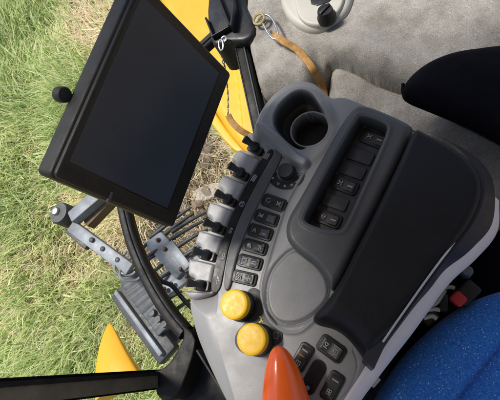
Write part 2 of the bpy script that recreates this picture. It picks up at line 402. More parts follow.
def blades(name, n, kind):
    R = ground_hits(n); x, y, px, py = R.T
    pn = .6*vnoise(x, y, 1.7, 3)+.4*vnoise(x, y, 5.5, 4)
    s = straw_share(px, py)+(pn-.5)*1.1
    dry = RNG.random(n) < np.clip(.22+s*.85, .08, .97)
    bare = (straw_share(px, py) > 1.05)
    keep = ~(bare & (RNG.random(n) < .80)); x, y, px, py, dry, pn, bare = (v[keep] for v in (x, y, px, py, dry, pn, bare)); n = len(x)
    clump = vnoise(x, y, 3.1, 9)
    far = np.hypot(x-at(420,355,0)[0], y-at(420,355,0)[1])
    L = (.09+.22*RNG.random(n)**1.3)*(.55+.9*clump)*np.clip(.75+far*.12, .8, 1.5); L[dry] *= .8; L[bare] *= .5
    W = (.0026+.0042*RNG.random(n))*np.clip(.8+far*.10, .8, 1.4); W[dry] *= .75; W[RNG.random(n) < .05] *= 2.2
    az = vnoise(x, y, 1.2, 12)*7+RNG.normal(0, 1.1, n); lean = np.clip(.66+RNG.normal(0, .28, n), .05, 1.2); lean[dry] += .35
    bend = RNG.uniform(.25, 1.25, n); K = 5
    V = np.zeros((n, K*2, 3)); dirx, diry = np.cos(az), np.sin(az); pos = np.stack([x, y, np.zeros(n)], 1); ang = lean*.7
    wv = az+math.pi/2+RNG.normal(0, .5, n); wx, wy = np.cos(wv), np.sin(wv)
    for k in range(K):
        w = W*(1-(k/(K-1))**1.6*.93)
        V[:, 2*k] = pos+np.stack([wx*w, wy*w, 0*w], 1); V[:, 2*k+1] = pos-np.stack([wx*w, wy*w, 0*w], 1)
        st = L/(K-1); pos = pos+np.stack([dirx*np.sin(ang)*st, diry*np.sin(ang)*st, np.cos(ang)*st], 1); ang = ang+bend/(K-1)*1.3
        pos[:, 2] = np.maximum(pos[:, 2], .006)
    base = np.arange(n)[:, None]*K*2; Fc = np.concatenate([base+np.array([2*k, 2*k+1, 2*k+3, 2*k+2]) for k in range(K-1)], 0)
    gA, gB, gC = np.array([.48,.60,.19]), np.array([.74,.80,.42]), np.array([.24,.38,.09]); dA, dB, dC = np.array([.86,.75,.52]), np.array([.68,.54,.34]), np.array([.92,.84,.62])
    t = RNG.random((n, 1)); u = RNG.random((n, 1)); c = np.where(u < .25, gC, gA*(1-t)+gB*t); cd = np.where(u < .3, dC, dA*(1-t)+dB*t)
    c = np.where(dry[:, None], cd, c)*(.8+.4*pn[:, None]); C = np.repeat(c[:, None], K*2, 1)
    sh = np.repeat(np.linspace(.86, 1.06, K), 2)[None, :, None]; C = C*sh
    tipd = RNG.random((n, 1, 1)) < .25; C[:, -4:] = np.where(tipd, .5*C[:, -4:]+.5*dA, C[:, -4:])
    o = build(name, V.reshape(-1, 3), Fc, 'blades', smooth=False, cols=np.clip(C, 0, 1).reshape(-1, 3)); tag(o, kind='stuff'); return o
blades('grass', 120000, 'green')
def litter(name, n):
    """broken stalks and crumbs of stubble lying on the soil"""
    mb = []; V = []; Fc = []; C = []
    R = ground_hits(n*3); w = straw_share(R[:, 2], R[:, 3]); R = R[RNG.random(len(R)) < np.clip(w, .05, 1)][:n]
    for x, y, px, py in R:
        a = RNG.uniform(0, math.pi); l = RNG.uniform(.02, .13); h = RNG.uniform(.004, .035); t = RNG.normal(0, .12); r = RNG.uniform(.0015, .0045)
        p = np.array([x, y, h+.01]); d = np.array([math.cos(a), math.sin(a), t]); s = np.array([-d[1], d[0], 0])*r
        k = len(V); q = p-d*l/2, p+d*l/2
        V += [q[0]-s, q[0]+s, q[0]+(0,0,r*1.4), q[1]-s, q[1]+s, q[1]+(0,0,r*1.4)]
        Fc += [(k,k+2,k+5,k+3),(k+2,k+1,k+4,k+5),(k+1,k,k+3,k+4)]
        c = np.array([.55,.46,.30])*RNG.uniform(.4, 1.15); C += [c]*6
    o = build(name, V, Fc, 'blades', smooth=False, cols=np.clip(np.array(C), 0, 1)); tag(o, kind='stuff')
litter('straw_litter', 6500)
def clods(name, n):
    V = []; Fc = []; C = []
    R = ground_hits(n*4); w = straw_share(R[:, 2], R[:, 3]); R = R[w > .9][:n]
    for x, y, px, py in R:
        bm = bmesh.new(); bmesh.ops.create_icosphere(bm, subdivisions=2, radius=1); r = .012+.05*RNG.random()**2.5
        ph = RNG.random(3)*9; sc = np.array([RNG.uniform(.7, 1.3), RNG.uniform(.7, 1.3), RNG.uniform(.45, .8)])*r
        k = len(V)
        for v in bm.verts:
            p = np.array(v.co); f = 1+.22*math.sin(3*p[0]+ph[0])*math.sin(3.4*p[1]+ph[1])+.16*math.sin(6*p[2]+5*p[0]+ph[2]); V.append(p*f*sc+(x, y, r*.35))
        for f in bm.faces: Fc.append(tuple(k+v.index for v in f.verts))
        c = np.array([.27,.21,.16])*RNG.uniform(.5, 1.35); C += [c]*len(bm.verts); bm.free()
    o = build(name, V, Fc, 'blades', sharp=25, cols=np.array(C)); tag(o, kind='stuff')
clods('soil_clods', 420)

# ------------------------------------------------------------------ things outside the window
def rel(name, px, z, zbot, r, drop, m, parent=None, res=.003, it=3, extra=None, **k):
    o = chaikin(atp(px, z), it) if it else atp(px, z)
    def zf(P, d):
        h = z-fillet(d, r, drop)
        if extra is not None: h = h+extra(P, d)
        return h, None
    return relief(name, o, zf, res, zbot, m, parent, **k)

hd = empty('header_hood', at(215, 60, .95), 'big smooth yellow machine hood behind the display and the chain', 'machine hood')
cr = atp([(226,-30),(236,60),(246,150)], 1.05)
rel('hood_panel', [(120,-70),(268,-70),(268,40),(274,150),(262,158),(249,154),(233,141),(214,113),(197,80),(170,20)], 1.05, .75, .05, .05, 'yellowpaint', hd, .006, 3,
    extra=lambda P, d: -.02*sst(-(P[:, 0]-np.interp(P[:, 1], cr[::-1, 1], cr[::-1, 0])), 0, .012))
rel('hood_flange', [(205,95),(212,108),(232,137),(249,152),(247,158),(228,146),(206,116)], .93, .90, .01, .008, 'yellowpaint', hd, .004, 1)

sn = empty('crop_divider', at(124, 350, .3), 'yellow pointed crop divider snout standing in the grass above the window post', 'crop divider')
tip, end = at(97, 322, .62), at(119, 389, .62); n = 26; pts = []; scl = []
ax = end-tip
for i in range(n):
    t = i/(n-1); pts.append(tip+ax*t+np.array([0, 0, -.10*(1-t)**2])); scl.append(max(.015, (.70*t**.72)))
prof = chaikin(np.array([(-.17,-.05),(-.165,.02),(-.12,.075),(-.03,.10),(.08,.095),(.17,.06),(.185,.03),(.14,-.10),(-.12,-.12)])*np.array([-1.2, 1.1]), 2)
v, f = sweep(pts, prof, scale=scl); build('snout_shell', v, f, 'yellowpaint', sn, sharp=60)

# folding arm with a bolt and long bar
la = empty('folding_arm', at(95, 225, 1.0), 'grey steel folding arm with a bolted knuckle below the display, over the grass', 'metal arm')
z = 1.15
v, f = bar(at(73, 219, z), at(100, 196, z), .060, .05, bev=.008); build('upper_link', v, f, 'steel', la)
v, f = bar(at(88, 224, z-.05), at(118, 193, z-.05), .055, .05, bev=.006); build('brown_side', v, f, 'brown', la)
v, f = lathe([(.0, -.07), (.046, -.07), (.05, -.06), (.05, .012), (.044, .022), (.0, .022)], frame(at(62, 214, z), XV:=np.array([1., 0, 0]), np.array([0, 1., 0])), 28); b = build('knuckle', v, f, 'steeldark', la)
v, f = lathe([(.019, .02), (.019, .026), (.015, .034), (.006, .036)], frame(at(60, 213, z), XV, np.array([0, 1., 0])), 20); build('bolt', v, f, 'chrome', b)
v, f = bar(at(72, 226, z-.02), at(131, 270, z-.06), .054, .03, bev=.006); b = build('long_bar', v, f, 'steel', la)
for i, (px, py) in enumerate(((92,240),(103,249),(118,260))):
    v, f = lathe([(.011, 0), (.011, .006), (.007, .009), (.0, .009)], frame(at(px, py, z-.018-.012*i), XV, np.array([0, 1., 0])), 12); build('rivet', v, f, 'steeldark', b)
v, f = bar(at(68, 231, z-.05), at(88, 248, z-.06), .02, .03, bev=.004); build('lower_edge', v, f, 'steeldark', la)
for dx in (0, 5):
    e0 = at(126+dx, 263+dx, z-.05); v, f = sweep([e0+np.array(p) for p in [(.045*math.cos(t), .052*math.sin(t), .02*math.sin(t*2)) for t in np.linspace(.3, 5.6, 26)]], circ(.0055, 8)); build('spring_clip', v, f, 'steel', la)

# ribbed sleeve and kick rail next to it
rs = empty('ribbed_sleeve', at(150, 300, .9), 'grey ribbed rubber sleeve between the folding arm and the black window edge', 'rubber sleeve')
p = spline([at(132,272,1.03), at(143,290,1.0), at(156,308,.97), at(170,326,.95)], 24); sc = [1+.05*abs(math.sin(i*.42))-.03*(i % 9 == 0) for i in range(len(p))]
v, f = sweep(p, rrect(.115, .055, .018, 4), scale=sc); build('sleeve', v, f, 'hose', rs, sharp=20)
for px, py in ((153,313),(159,319),(165,324)):
    v, f = lathe([(.013,-.02),(.015,.0),(.012,.010),(.0,.010)], frame(at(px, py, 1.0), XV, np.array([0, 1., 0])), 14); build('plug', v, f, 'steeldark', rs)
kr = empty('kick_rail', at(135, 320, .8), 'long dark grey flat rail slanting down beside the ribbed sleeve', 'rail')
v, f = bar(at(121,290,.92), at(170,356,.92), .10, .05, bev=.01); build('rail_plate', v, f, 'steeldark', kr)
v, f = bar(at(117,292,.95), at(163,355,.95), .022, .035, bev=.006); build('rail_lip', v, f, 'steel', kr)
v, f = bar(at(140,302,.85), at(176,345,.85), .16, .03, bev=.005); build('rail_web', v, f, 'hose', kr)

# tined grey beam seen past the console
tb = empty('tined_beam', at(185, 265, .6), 'blue-grey steel beam with a rake of dark tines between the window edge and the console', 'steel beam')
z = .72
v, f = bar(at(153,237,z), at(186,272,z), .11, .05, bev=.012); build('beam', v, f, 'steel', tb)
v, f = bar(at(162,287,z-.03), at(205,250,z-.03), .105, .05, bev=.012); build('cross_plate', v, f, 'steel', tb)
v, f = bar(at(155,300,z-.02), at(196,270,z-.02), .06, .04, bev=.01); build('cross_plate', v, f, 'steel', tb)
v, f = bar(at(169,243,z+.03), at(188,268,z+.03), .045, .012, bev=.004); build('wear_strip', v, f, 'steel', tb)
for a, b_ in (((134,256),(153,240)), ((138,268),(160,252)), ((144,280),(166,262)), ((165,234),(194,213)), ((170,240),(203,221)), ((177,247),(208,229)), ((150,238),(190,208)), ((181,258),(212,240)), ((160,305),(182,291)), ((168,316),(190,300)), ((186,272),(214,256)), ((172,232),(206,212)), ((158,228),(180,212)), ((140,262),(166,245)), ((148,288),(170,272))):
    v, f = sweep(spline([at(*a, z+.02), at((a[0]+b_[0])/2, (a[1]+b_[1])/2-.8, z+.025), at(*b_, z-.0)], 6), circ(.0105, 10), scale=list(np.linspace(1.1, .7, 13))); build('tine', v, f, 'steeldark', tb)
for px, py in ((158,240),(165,249),(181,269),(199,254),(191,260),(170,284),(163,289),(187,276)):
    v, f = lathe([(.013,-.01),(.013,.002),(.008,.004),(.008,.012),(0,.012)], frame(at(px, py, z+.03), XV, np.array([0, 1., 0])), 6); build('bolt', v, f, 'rust', tb, sharp=20)
v, f = tube(spline([at(138,262,.93), at(150,268,.90), at(160,280,.90), at(172,286,.88), at(184,300,.86), at(196,312,.84)], 10), .010, 10); build('hydraulic_hose', v, f, 'rubber', tb)
st = empty('stone_slab', at(200, 190, 0), 'pale flat concrete slab half buried in straw under the switches', 'slab')
v, f = prism(chaikin(atp([(192,190),(214,181),(226,184),(222,194),(200,203),(193,200)], .05), 2), .0, .05, .012); build('slab_body', v, f, 'concrete', st)

# ------------------------------------------------------------------ cab frame, floor, window
fl = sheet('cab_floor', atp([(196,322),(168,366),(166,402),(190,470),(420,620),(760,520),(760,120),(480,-60),(262,-60),(262,120)], 1.40), 1.40, 'floor')
fp = empty('floor_panel', at(205, 370, 1.45), 'dark grey ribbed floor panel in the corner between window post and console', 'floor panel')
v, f = prism(atp([(192,332),(168,368),(168,395),(178,415),(246,420),(236,385),(214,350),(205,330)], 1.5), 1.42, 1.5, .008); build('panel', v, f, 'floor', fp)
v, f = bar(at(199,350,1.80), at(240,416,1.80), .004, .02, bev=.001); build('edge_trim', v, f, 'rubber', fp)

wf = empty('window_frame', at(175, 374, 1.45), 'black cab window frame: curved lower rail and straight post along the bottom', 'window frame')
b0 = at(172, 378, 1.5)
def vert(p, z): return np.array([p[0], p[1], z])
toC = -b0[:2]/np.linalg.norm(b0[:2]); side = np.array([-toC[1], toC[0]])
def post(name, off, w, m, back, z0=1.46, z1=2.75, dep=.03):
    c = b0[:2]+side*off-toC*back; q = [c+side*w/2, c+side*w/2-toC*dep, c-side*w/2-toC*dep, c-side*w/2]
    v, f = prism(np.array(q), z0, z1, .003); return build(name, v, f, m, wf)
S = np.linalg.norm(b0-CAM)/F
post('post', 0.0, 26*S*.62, 'frame', .01)
post('post_strip', -.003, 11*S, 'seal', -.003, dep=.012)
post('post_seal', .0125, 3*S, 'rubber', -.006, dep=.014)
sgn = 1 if proj(np.r_[b0[:2]+side*.02, 1.9])[1] < proj(np.r_[b0[:2], 1.9])[1] else -1
arcpx = [(186,333),(172,316),(157,293),(144,268),(134,243),(127,218),(123,195),(123,170),(130,140),(150,105),(180,70),(222,30),(240,0)]
arcp = spline([at(x, y, 1.55) for x, y in arcpx], 8)
v, f = sweep(arcp, rrect(.040, .034, .012, 4)); b = build('curved_rail', v, f, 'frame', wf, sharp=60)
v, f = sweep(arcp+np.array([0, 0, .018]), rrect(.014, .008, .003, 3)); build('rubber_seal', v, f, 'rubber', b)
v, f = prism(chaikin(atp([(180,322),(196,336),(194,352),(186,376),(176,400),(158,402),(152,372),(164,368),(174,358),(181,344),(184,334)], 1.57), 1), 1.44, 1.57, .006); build('corner_piece', v, f, 'frame', wf)
g0 = arcp; zt = np.linspace(1.58, 2.72, 8); V = []; Fc = []
for i, p in enumerate(g0):
    for zz in zt: V.append((p[0], p[1], zz))
for i in range(len(g0)-1):
    for j in range(7): Fc.append((i*8+j, (i+1)*8+j, (i+1)*8+j+1, i*8+j+1))
build('window_pane', V, Fc, 'glass', wf)

pp = empty('door_pillar', at(252, 90, 1.5), 'slim black pillar between the yellow hood and the carpet', 'pillar')
v, f = bar(at(226,-30,1.75), at(266,150,1.75), .030, .05, bev=.006); build('pillar_bar', v, f, 'frame', pp)
v, f = bar(at(220,-30,1.757), at(260,150,1.757), .004, .04, bev=.002); build('pillar_seal', v, f, 'rubber', pp)
v, f = bar(at(227,-30,1.777), at(267,150,1.777), .003, .004, bev=.001); build('pillar_lip', v, f, 'steeldark', pp)
for px, py in ((257,67),(259,84)):
    v, f = tube(spline([at(px-4, py, 1.64), at(px, py+1, 1.65), at(px+3, py+3, 1.65)], 5), .0045, 8); build('clip', v, f, 'blackgloss', pp)
bk = empty('latch_bracket', at(232, 20, 1.7), 'black faceted plastic bracket at the top of the slim pillar', 'bracket')
v, f = prism(chaikin(atp([(209,-20),(206,20),(211,43),(217,45),(228,41),(247,41),(257,30),(251,17),(242,-4),(243,-20)], 1.80), 1), 1.70, 1.80, .010, 3); build('bracket_body', v, f, 'black', bk)
v, f = sweep([at(x, y, 1.808) for x, y in ((214,-15),(223,8),(231,28))], rrect(.006, .022, .002, 3)); build('bracket_rib', v, f, 'blackgloss', bk, sharp=60)
v, f = sweep([at(x, y, 1.806) for x, y in ((231,28),(214,38),(207,20))], rrect(.005, .018, .002, 3)); build('bracket_rib', v, f, 'blackgloss', bk, sharp=60)
v, f = sweep([at(x, y, 1.81) for x, y in ((232,-15),(236,10),(233,30))], rrect(.006, .03, .002, 3)); build('bracket_rib', v, f, 'blackgloss', bk, sharp=60)

def link(fr, L, W, r): 
    p = [(L/2*math.cos(t)*(1 if abs(math.cos(t)) < 2 else 1), W/2*math.sin(t), 0) for t in np.linspace(0, 2*math.pi, 22)]
    return sweep(loc2w(fr, p), circ(r, 8), up=fr[:3, 2], cap=False)
ch = empty('safety_chain', at(224, 70, 1.6), 'silver link chain with a brown leather end hanging past the display corner', 'chain')
cp = spline([at(222,40,1.79), at(223,58,1.74), at(226,76,1.69), at(228,95,1.65), at(228,114,1.62)], 12)
seg = np.concatenate([[0], np.cumsum(np.linalg.norm(np.diff(cp, axis=0), axis=1))]); mb = MB(); s = .012; k = 0
while s < seg[-1]:
    p = np.array([np.interp(s, seg, cp[:, j]) for j in range(3)]); q = np.array([np.interp(s+.004, seg, cp[:, j]) for j in range(3)])
    fr = frame(p, q-p+1e-9, (0, 1, .2) if k % 2 else (.2, .1, 1)); mb.add(*link(fr, .0125, .0075, .0013)); s += .0088; k += 1
mb.make('chain_links', 'chrome', ch)
v, f = link(frame(at(221,45,1.81), at(222,55,1.80)-at(219,36,1.81), (1, 0, .4)), .026, .013, .0020); build('snap_ring', v, f, 'chrome', ch)
v, f = link(frame(at(224,39,1.81), at(227,46,1.81)-at(221,36,1.81), (1, 0, .2)), .014, .012, .0022); build('snap_ring', v, f, 'chrome', ch)
v, f = sweep(spline([at(228,115,1.62), at(232,122,1.61), at(240,130,1.60), at(252,137,1.58)], 8), rrect(.017, .005, .002, 3)); build('leather_end', v, f, 'strap', ch, sharp=60)

# ------------------------------------------------------------------ carpeted side of the cab
crease = np.array([(180,112),(255,108),(285,105),(308,101),(322,92),(331,72),(340,71),(355,77),(380,87),(405,92),(440,110),(520,150)])
low = chaikin(atp([(262,-60),(560,-60),(560,330),(500,240),(420,160),(330,165),(280,160),(272,125),(259,75),(252,45),(256,0)], 1.74), 1)
upper = atp(list(map(tuple, crease))+[(620,140),(620,-120),(180,-120)], 1.73)
mound = at(352, 52, 1.80)
def carpet_z(P, d):
    s = sdf(P, upper); z = 1.70-fillet(d, .02, .02)
    q_ = np.clip(-s/.045, 0, 1); z = z+.03+.055*np.sqrt(q_*(2-q_))-.03*np.exp(-((s-.001)/.0035)**2)
    z = z+.05*sst(-s, .05, .5)
    z = z+.030*np.exp(-((P[:, 0]-mound[0])**2+(P[:, 1]-mound[1])**2)/.07**2)
    vg = at(318, 66, 1.78); ax2 = (at(322, 92, 1.78)-at(322, 40, 1.78))[:2]; ax2 /= np.linalg.norm(ax2); q = P-vg[:2]; t = q@ax2; w = q@np.array([-ax2[1], ax2[0]])
    z = z-.040*np.exp(-(w/.020)**2)*np.exp(-((t-.03)/.07)**2)
    z = z+.003*(vnoise(P[:, 0]+5, P[:, 1]+5, 9, 21)-.5)+.0035*(vnoise(P[:, 0]+5, P[:, 1]+5, 40, 22)-.5)
    return z, None
def carpet_at(px, py):
    p = at(px, py, 1.84)
    for _ in range(4): p = at(px, py, float(carpet_z(p[None, :2], np.array([-.2]))[0][0]))
    return p
cpt = relief('carpet_lining', low, carpet_z, .004, 1.42, 'carpet', None, sharp=70); tag(cpt, 'grey felt carpet lining with a moulded step above the cup holder', 'carpet', kind='thing')
wr = spline([at(262,102,1.756), at(290,106,1.752), at(310,100,1.752), at(322,88,1.752)], 8)

vt = empty('side_vent', at(320, 0, 1.93), 'round beige panel with a black knob, mounted on the carpet at the top', 'vent panel')
VZ = float(carpet_at(316, 6)[2])+.022
rel('vent_ring', [(277,-30),(279,0),(285,14),(295,24),(309,29),(325,27),(341,17),(352,2),(355,-30)], VZ-.008, 1.70, .012, .014, 'vent', vt, .0015, 2)
rel('vent_face', [(292,-30),(294,0),(298,17),(307,24),(322,25),(335,16),(345,0),(347,-30)], VZ, VZ-.03, .005, .006, 'vent', vt, .0012, 2)
v, f = prism(chaikin(atp([(309,-6),(334,-14),(334,0),(312,7)], VZ+.002), 1), VZ-.004, VZ+.002, .001); build('vent_slot', v, f, 'blackgloss', vt)
r = 8*np.linalg.norm(at(327,18,VZ)-CAM)/F*1.02
v, f = lathe([(r*1.05, -.004), (r*1.05, .006), (r*.9, .010), (r*.86, .020), (r*.78, .024), (0, .024)], frame(at(327, 18, VZ), XV, np.array([0, 1., 0])), 32); b = build('vent_knob', v, f, 'blackgloss', vt)
v, f = boxm(frame(at(327, 18, VZ)+np.array([0, 0, .0255]), at(331,14,VZ)-at(323,22,VZ), (0, 1, 0)), r*1.5, r*.35, .005, .001); build('knob_grip', v, f, 'black', b)

sp = empty('strap_hook', at(262, 20, 1.86), 'brown leather strap held by a silver snap hook on a brass eye', 'strap')
hz = float(carpet_at(262, 20)[2])+.016
v, f = lathe([(.014, -.02), (.014, -.004), (.010, .0), (0, .0)], frame(at(258, 19, hz-.01), XV, np.array([0, 1., 0])), 20); build('brass_eye', v, f, 'brass', sp)
v, f = link(frame(at(259, 19, hz), (1, .3, .2), (0, 1, .3)), .026, .022, .003); build('eye_ring', v, f, 'brass', sp)
v, f = tube(spline([at(263,24,hz), at(268,33,hz), at(274,39,hz), at(278,34,hz), at(274,22,hz), at(269,16,hz), at(263,15,hz), at(258,20,hz)], 8), .0024, 10); build('snap_hook', v, f, 'chrome', sp)
v, f = sweep(spline([at(273,34,hz), at(283,41,hz-.002), carpet_at(299,53)+(0,0,.008), carpet_at(313,70)+(0,0,.007), carpet_at(322,86)+(0,0,.007), carpet_at(327,104)+(0,0,.005)], 10), rrect(.0155, .0045, .002, 3)); build('leather_strap', v, f, 'strap', sp, sharp=60)

bc = empty('spare_seat', at(460, 95, 1.72), 'black seat cushion folded on the carpet at the upper right', 'seat cushion')
rel('cushion', [(400,84),(408,70),(427,55),(451,45),(480,40),(540,33),(640,50),(640,210),(520,143),(470,119),(430,103),(404,93)], 1.86, 1.832, .03, .03, 'blackfabric', bc, .004, 2)
v, f = tube(spline([at(403,84,1.835), at(405,95,1.836), at(430,107,1.836), at(470,123,1.836), at(520,148,1.836)], 8), .003, 8); build('cushion_piping', v, f, 'blackfabric', bc)


# ------------------------------------------------------------------ driver seat and belt buckle
ds = empty('driver_seat', at(450, 360, 1.42), 'blue driver seat cushion with white flecked fabric', 'seat')
cl = atp([(462,398),(480,376),(500,352),(530,325)], 1.86)
def dline(P, L):
    d = np.full(len(P), 9.)
    for a, b in zip(L[:-1, :2], L[1:, :2]):
        e = b-a; t = np.clip(((P-a)@e)/(e@e), 0, 1); d = np.minimum(d, np.linalg.norm(P-a-t[:, None]*e, axis=1))
    return d
rel('cushion', [(362,425),(372,400),(383,382),(398,360),(420,337),(448,313),(474,298),(505,287),(560,276),(640,300),(680,420),(560,560),(360,520)], 1.865, 1.60, .045, .04, 'seat', ds, .003, 2,
    extra=lambda P, d: -.012*np.exp(-(dline(P, cl)/.006)**2)+.004*(vnoise(P[:, 0]+5, P[:, 1]+5, 14, 31)-.5)-.010*sst(-dline(P, cl), -.05, 0)*0)
v, f = prism(chaikin(atp([(372,420),(385,372),(420,325),(455,290),(492,232),(540,190),(660,250),(660,420),(520,520)], 1.74), 2), 1.42, 1.74, .02); build('side_cover', v, f, 'blackfabric', ds)

bl = empty('belt_buckle', at(455, 300, 1.70), 'red seat belt buckle with loose pale cables between armrest and blue seat', 'seat belt buckle')
fr = frame(at(466, 293, 1.845), at(476,283,1.80)-at(456,303,1.80), (-.7, .7, .1))
v, f = boxm(fr, .034, .024, .022, .005); build('buckle_body', v, f, 'black', bl)
fr2 = frame(at(458, 299, 1.857), at(470,288,1.80)-at(452,306,1.80), (-.7, .7, .1)); v, f = boxm(fr2, .017, .018, .018, .004); build('release_button', v, f, 'red', bl)
for a in ([(433,291),(441,289),(449,287),(455,288)], [(428,307),(436,303),(441,296),(445,290)], [(426,310),(434,309),(440,310)], [(424,318),(432,316),(437,319)]):
    v, f = tube(spline([at(x, y, 1.85) for x, y in a], 8), .0030, 8); build('cable', v, f, 'cable', bl)
v, f = bar(at(443,294,1.79), at(444,312,1.79), .012, .004, bev=.001); build('strap_tongue', v, f, 'paddle', bl)
v, f = bar(at(436,312,1.78), at(424,322,1.78), .018, .006, bev=.002); build('webbing', v, f, 'seal', bl)
v, f = lathe([(.008,-.02),(.008,.0),(.006,.004),(0,.004)], frame(at(467,271,1.85), XV, np.array([0,1.,0])), 14); bb = build('anchor_bolt', v, f, 'steel', bl)

# ------------------------------------------------------------------ armrest console
cs = empty('armrest_console', at(330, 240, 1.42), 'grey armrest control console with switches, cup holder and black padded armrest', 'control console')
Z = ZC
body_px = [(189,296),(200,293),(213,290),(216,272),(222,250),(231,225),(243,198),(258,170),(266,155),(262,146),(252,134),(256,118),(266,101),(279,88),(296,80),(312,81),(322,89),(331,98),(340,96),(350,98),(362,103),(408,126),(445,152),(469,168),(479,187),(481,214),(460,247),(434,271),(410,297),(391,322),(373,350),(362,373),(347,396),(332,420),(300,480),(255,480),(238,420),(228,402),(217,380),(206,356),(196,330)]
body = chaikin(np.array([at(x, y, Z-.033 if (x < 200 or y > 320 and x < 260) else Z) for x, y in body_px]), 2)
leftm = atp([(150,296),(214,290),(217,312),(219,340),(224,365),(232,400),(240,440),(150,460)], Z)
cupH = .020
cup_px = [(250,134),(256,116),(266,100),(280,87),(297,80),(312,82),(322,90),(331,99),(338,112),(336,130),(328,146),(316,156),(304,166),(295,164),(284,152),(270,142)]
cup = chaikin(atp(cup_px, Z+cupH), 2)
pocket = chaikin(atp([(273,129),(272,114),(281,100),(297,88),(311,91),(319,103),(325,112),(322,125),(304,145),(290,144)], Z+cupH), 2)
hc = at(309, 128, Z+.006)[:2]; hr = 20.5*1.41e-3; cdir = (at(285,100,Z)-at(318,140,Z))[:2]; cdir /= np.linalg.norm(cdir)
ridge = spline(atp([(256,128),(266,131),(274,138),(284,147),(294,155),(301,159)], Z+cupH), 6)
palm_px = [(294,247),(306,255),(318,265),(327,277),(330,290),(327,302),(314,315),(298,324),(281,324),(271,316),(266,300),(268,280),(276,264)]
palm = chaikin(atp(palm_px, Z), 3)
seam = spline(atp([(309,163),(302,176),(287,203),(277,232),(268,262),(262,284),(263,302),(270,320),(283,331),(299,332),(313,322)], Z), 8)
fseam = spline(atp([(353,350),(357,362),(355,376),(348,390),(338,404),(326,425)], Z), 8)
bandl = spline(atp([(214,300),(215,320),(218,345),(224,370),(232,398),(242,430)], Z), 6)
slot_b = chaikin(atp([(357,118),(361,115),(372,118),(386,124),(388,130),(376,158),(357,200),(344,228),(339,231),(322,229),(306,223),(303,218),(312,200),(334,158)], Z+.020), 2)
def body_z(P, d):
    ml = 1-sst(sdf(P, leftm), -.004, .012)
    r = .006+.036*ml; z = Z-fillet(d, r, .005+.034*ml)
    z = z+.0022*ml*0
    sc = sdf(P, cup); wl = sst((P-hc)@cdir, -.022, .020); z = z+cupH*(1-sst(sc, -.012, .001))*(.12+.88*wl)
    # flowing crest that slopes from cup rim towards the front edge
    su_ = sdf(P, slot_b); z = z-.03*sst(-su_, -.012, -.004)
    rd = dline(P, ridge); z = z+.011*(1-sst(rd, .004, .012))
    spk = sdf(P, pocket); zp = Z-.012-.022*sst(-spk, .0, .028); dep = sst(-spk, -.001, .007)
    dep = dep*sst(rd, .004, .010)
    z = z*(1-dep)+zp*dep
    rr = np.hypot(P[:, 0]-hc[0], P[:, 1]-hc[1])
    rim = (1-sst(np.abs(rr-hr-.0016), .0012, .0030)); zr = Z+.003
    z = np.where(rr < hr+.007, np.maximum(z, zr*rim+z*(1-rim)), z)
    hole = 1-sst(rr, hr-.0016, hr+.0002); z = z*(1-hole)+(Z-.062)*hole
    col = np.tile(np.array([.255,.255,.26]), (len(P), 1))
    dk = np.clip(sst(-spk, -.0015, .003)*sst(rd, .005, .009), 0, 1)*.93; dk = np.maximum(dk*sst(rr, hr+.0016, hr+.0032), 1-sst(rr, hr-.0005, hr+.0008))  # cup pocket and hole darkened in colour: dark insert plus recess shade
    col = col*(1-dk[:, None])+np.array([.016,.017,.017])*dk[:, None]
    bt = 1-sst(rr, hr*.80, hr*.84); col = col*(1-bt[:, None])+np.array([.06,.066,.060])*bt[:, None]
    sp_ = sdf(P, palm); z = z-.0032*np.exp(-((sp_-.0012)/.0017)**2)
    z = z+.0008*np.exp(-((sp_-.0065)/.003)**2)
    sd = dline(P, seam); z = z+.0022*np.exp(-(sd/.0022)**2)*sst(sc, -.004, .004)
    z = z-.0016*np.exp(-(dline(P, fseam)/.0010)**2)
    z = z-.0012*np.exp(-(dline(P, bandl)/.0028)**2)*ml*0
    return z, col
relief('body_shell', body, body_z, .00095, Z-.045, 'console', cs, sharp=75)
v, f = prism(chaikin(atp([(205,312),(232,230),(270,160),(300,110),(345,110),(450,150),(486,200),(460,250),(380,335),(300,480),(262,480)], Z-.06), 2), 1.40, Z-.03, .01); build('pedestal', v, f, 'floor', cs)

# off-white strip down the seat side
tl = [(493,196),(491,226),(470,250),(444,271),(420,300),(400,325),(381,350),(366,372),(351,394),(338,415),(318,450)]
bl_ = [(498,205),(496,234),(477,258),(451,282),(431,308),(412,334),(394,357),(378,378),(363,398),(350,419),(330,454)]
A = spline(atp(tl, Z), 10); B = spline(atp(bl_, Z-.032), 10); V = []; Fc = []; K = 8
for a, b in zip(A, B):
    o_ = (b-a); 
    for j in range(K):
        t = j/(K-1); h = math.sin(t*math.pi)*.0035; n_ = np.array([o_[0], o_[1], 0])/max(1e-6, np.hypot(o_[0], o_[1]))
        V.append(a+o_*t+n_*h+np.array([0, 0, h*.6]))
    V.append(b-n_*.012+(0, 0, -.001)); V.append(a-n_*.006+(0, 0, -.004))
K2 = K+2
for i in range(len(A)-1):
    for j in range(K2): Fc.append((i*K2+j, i*K2+(j+1) % K2, (i+1)*K2+(j+1) % K2, (i+1)*K2+j))
Fc += [tuple(range(K2)), tuple((len(A)-1)*K2+j for j in range(K2))]
build('seat_side_trim', V, Fc, 'trim', cs, sharp=60)
v, f = bar(at(372,386,Z-.036), at(379,378,Z-.036), .006, .012, bev=.001); build('cable_clip', v, f, 'vent', cs)

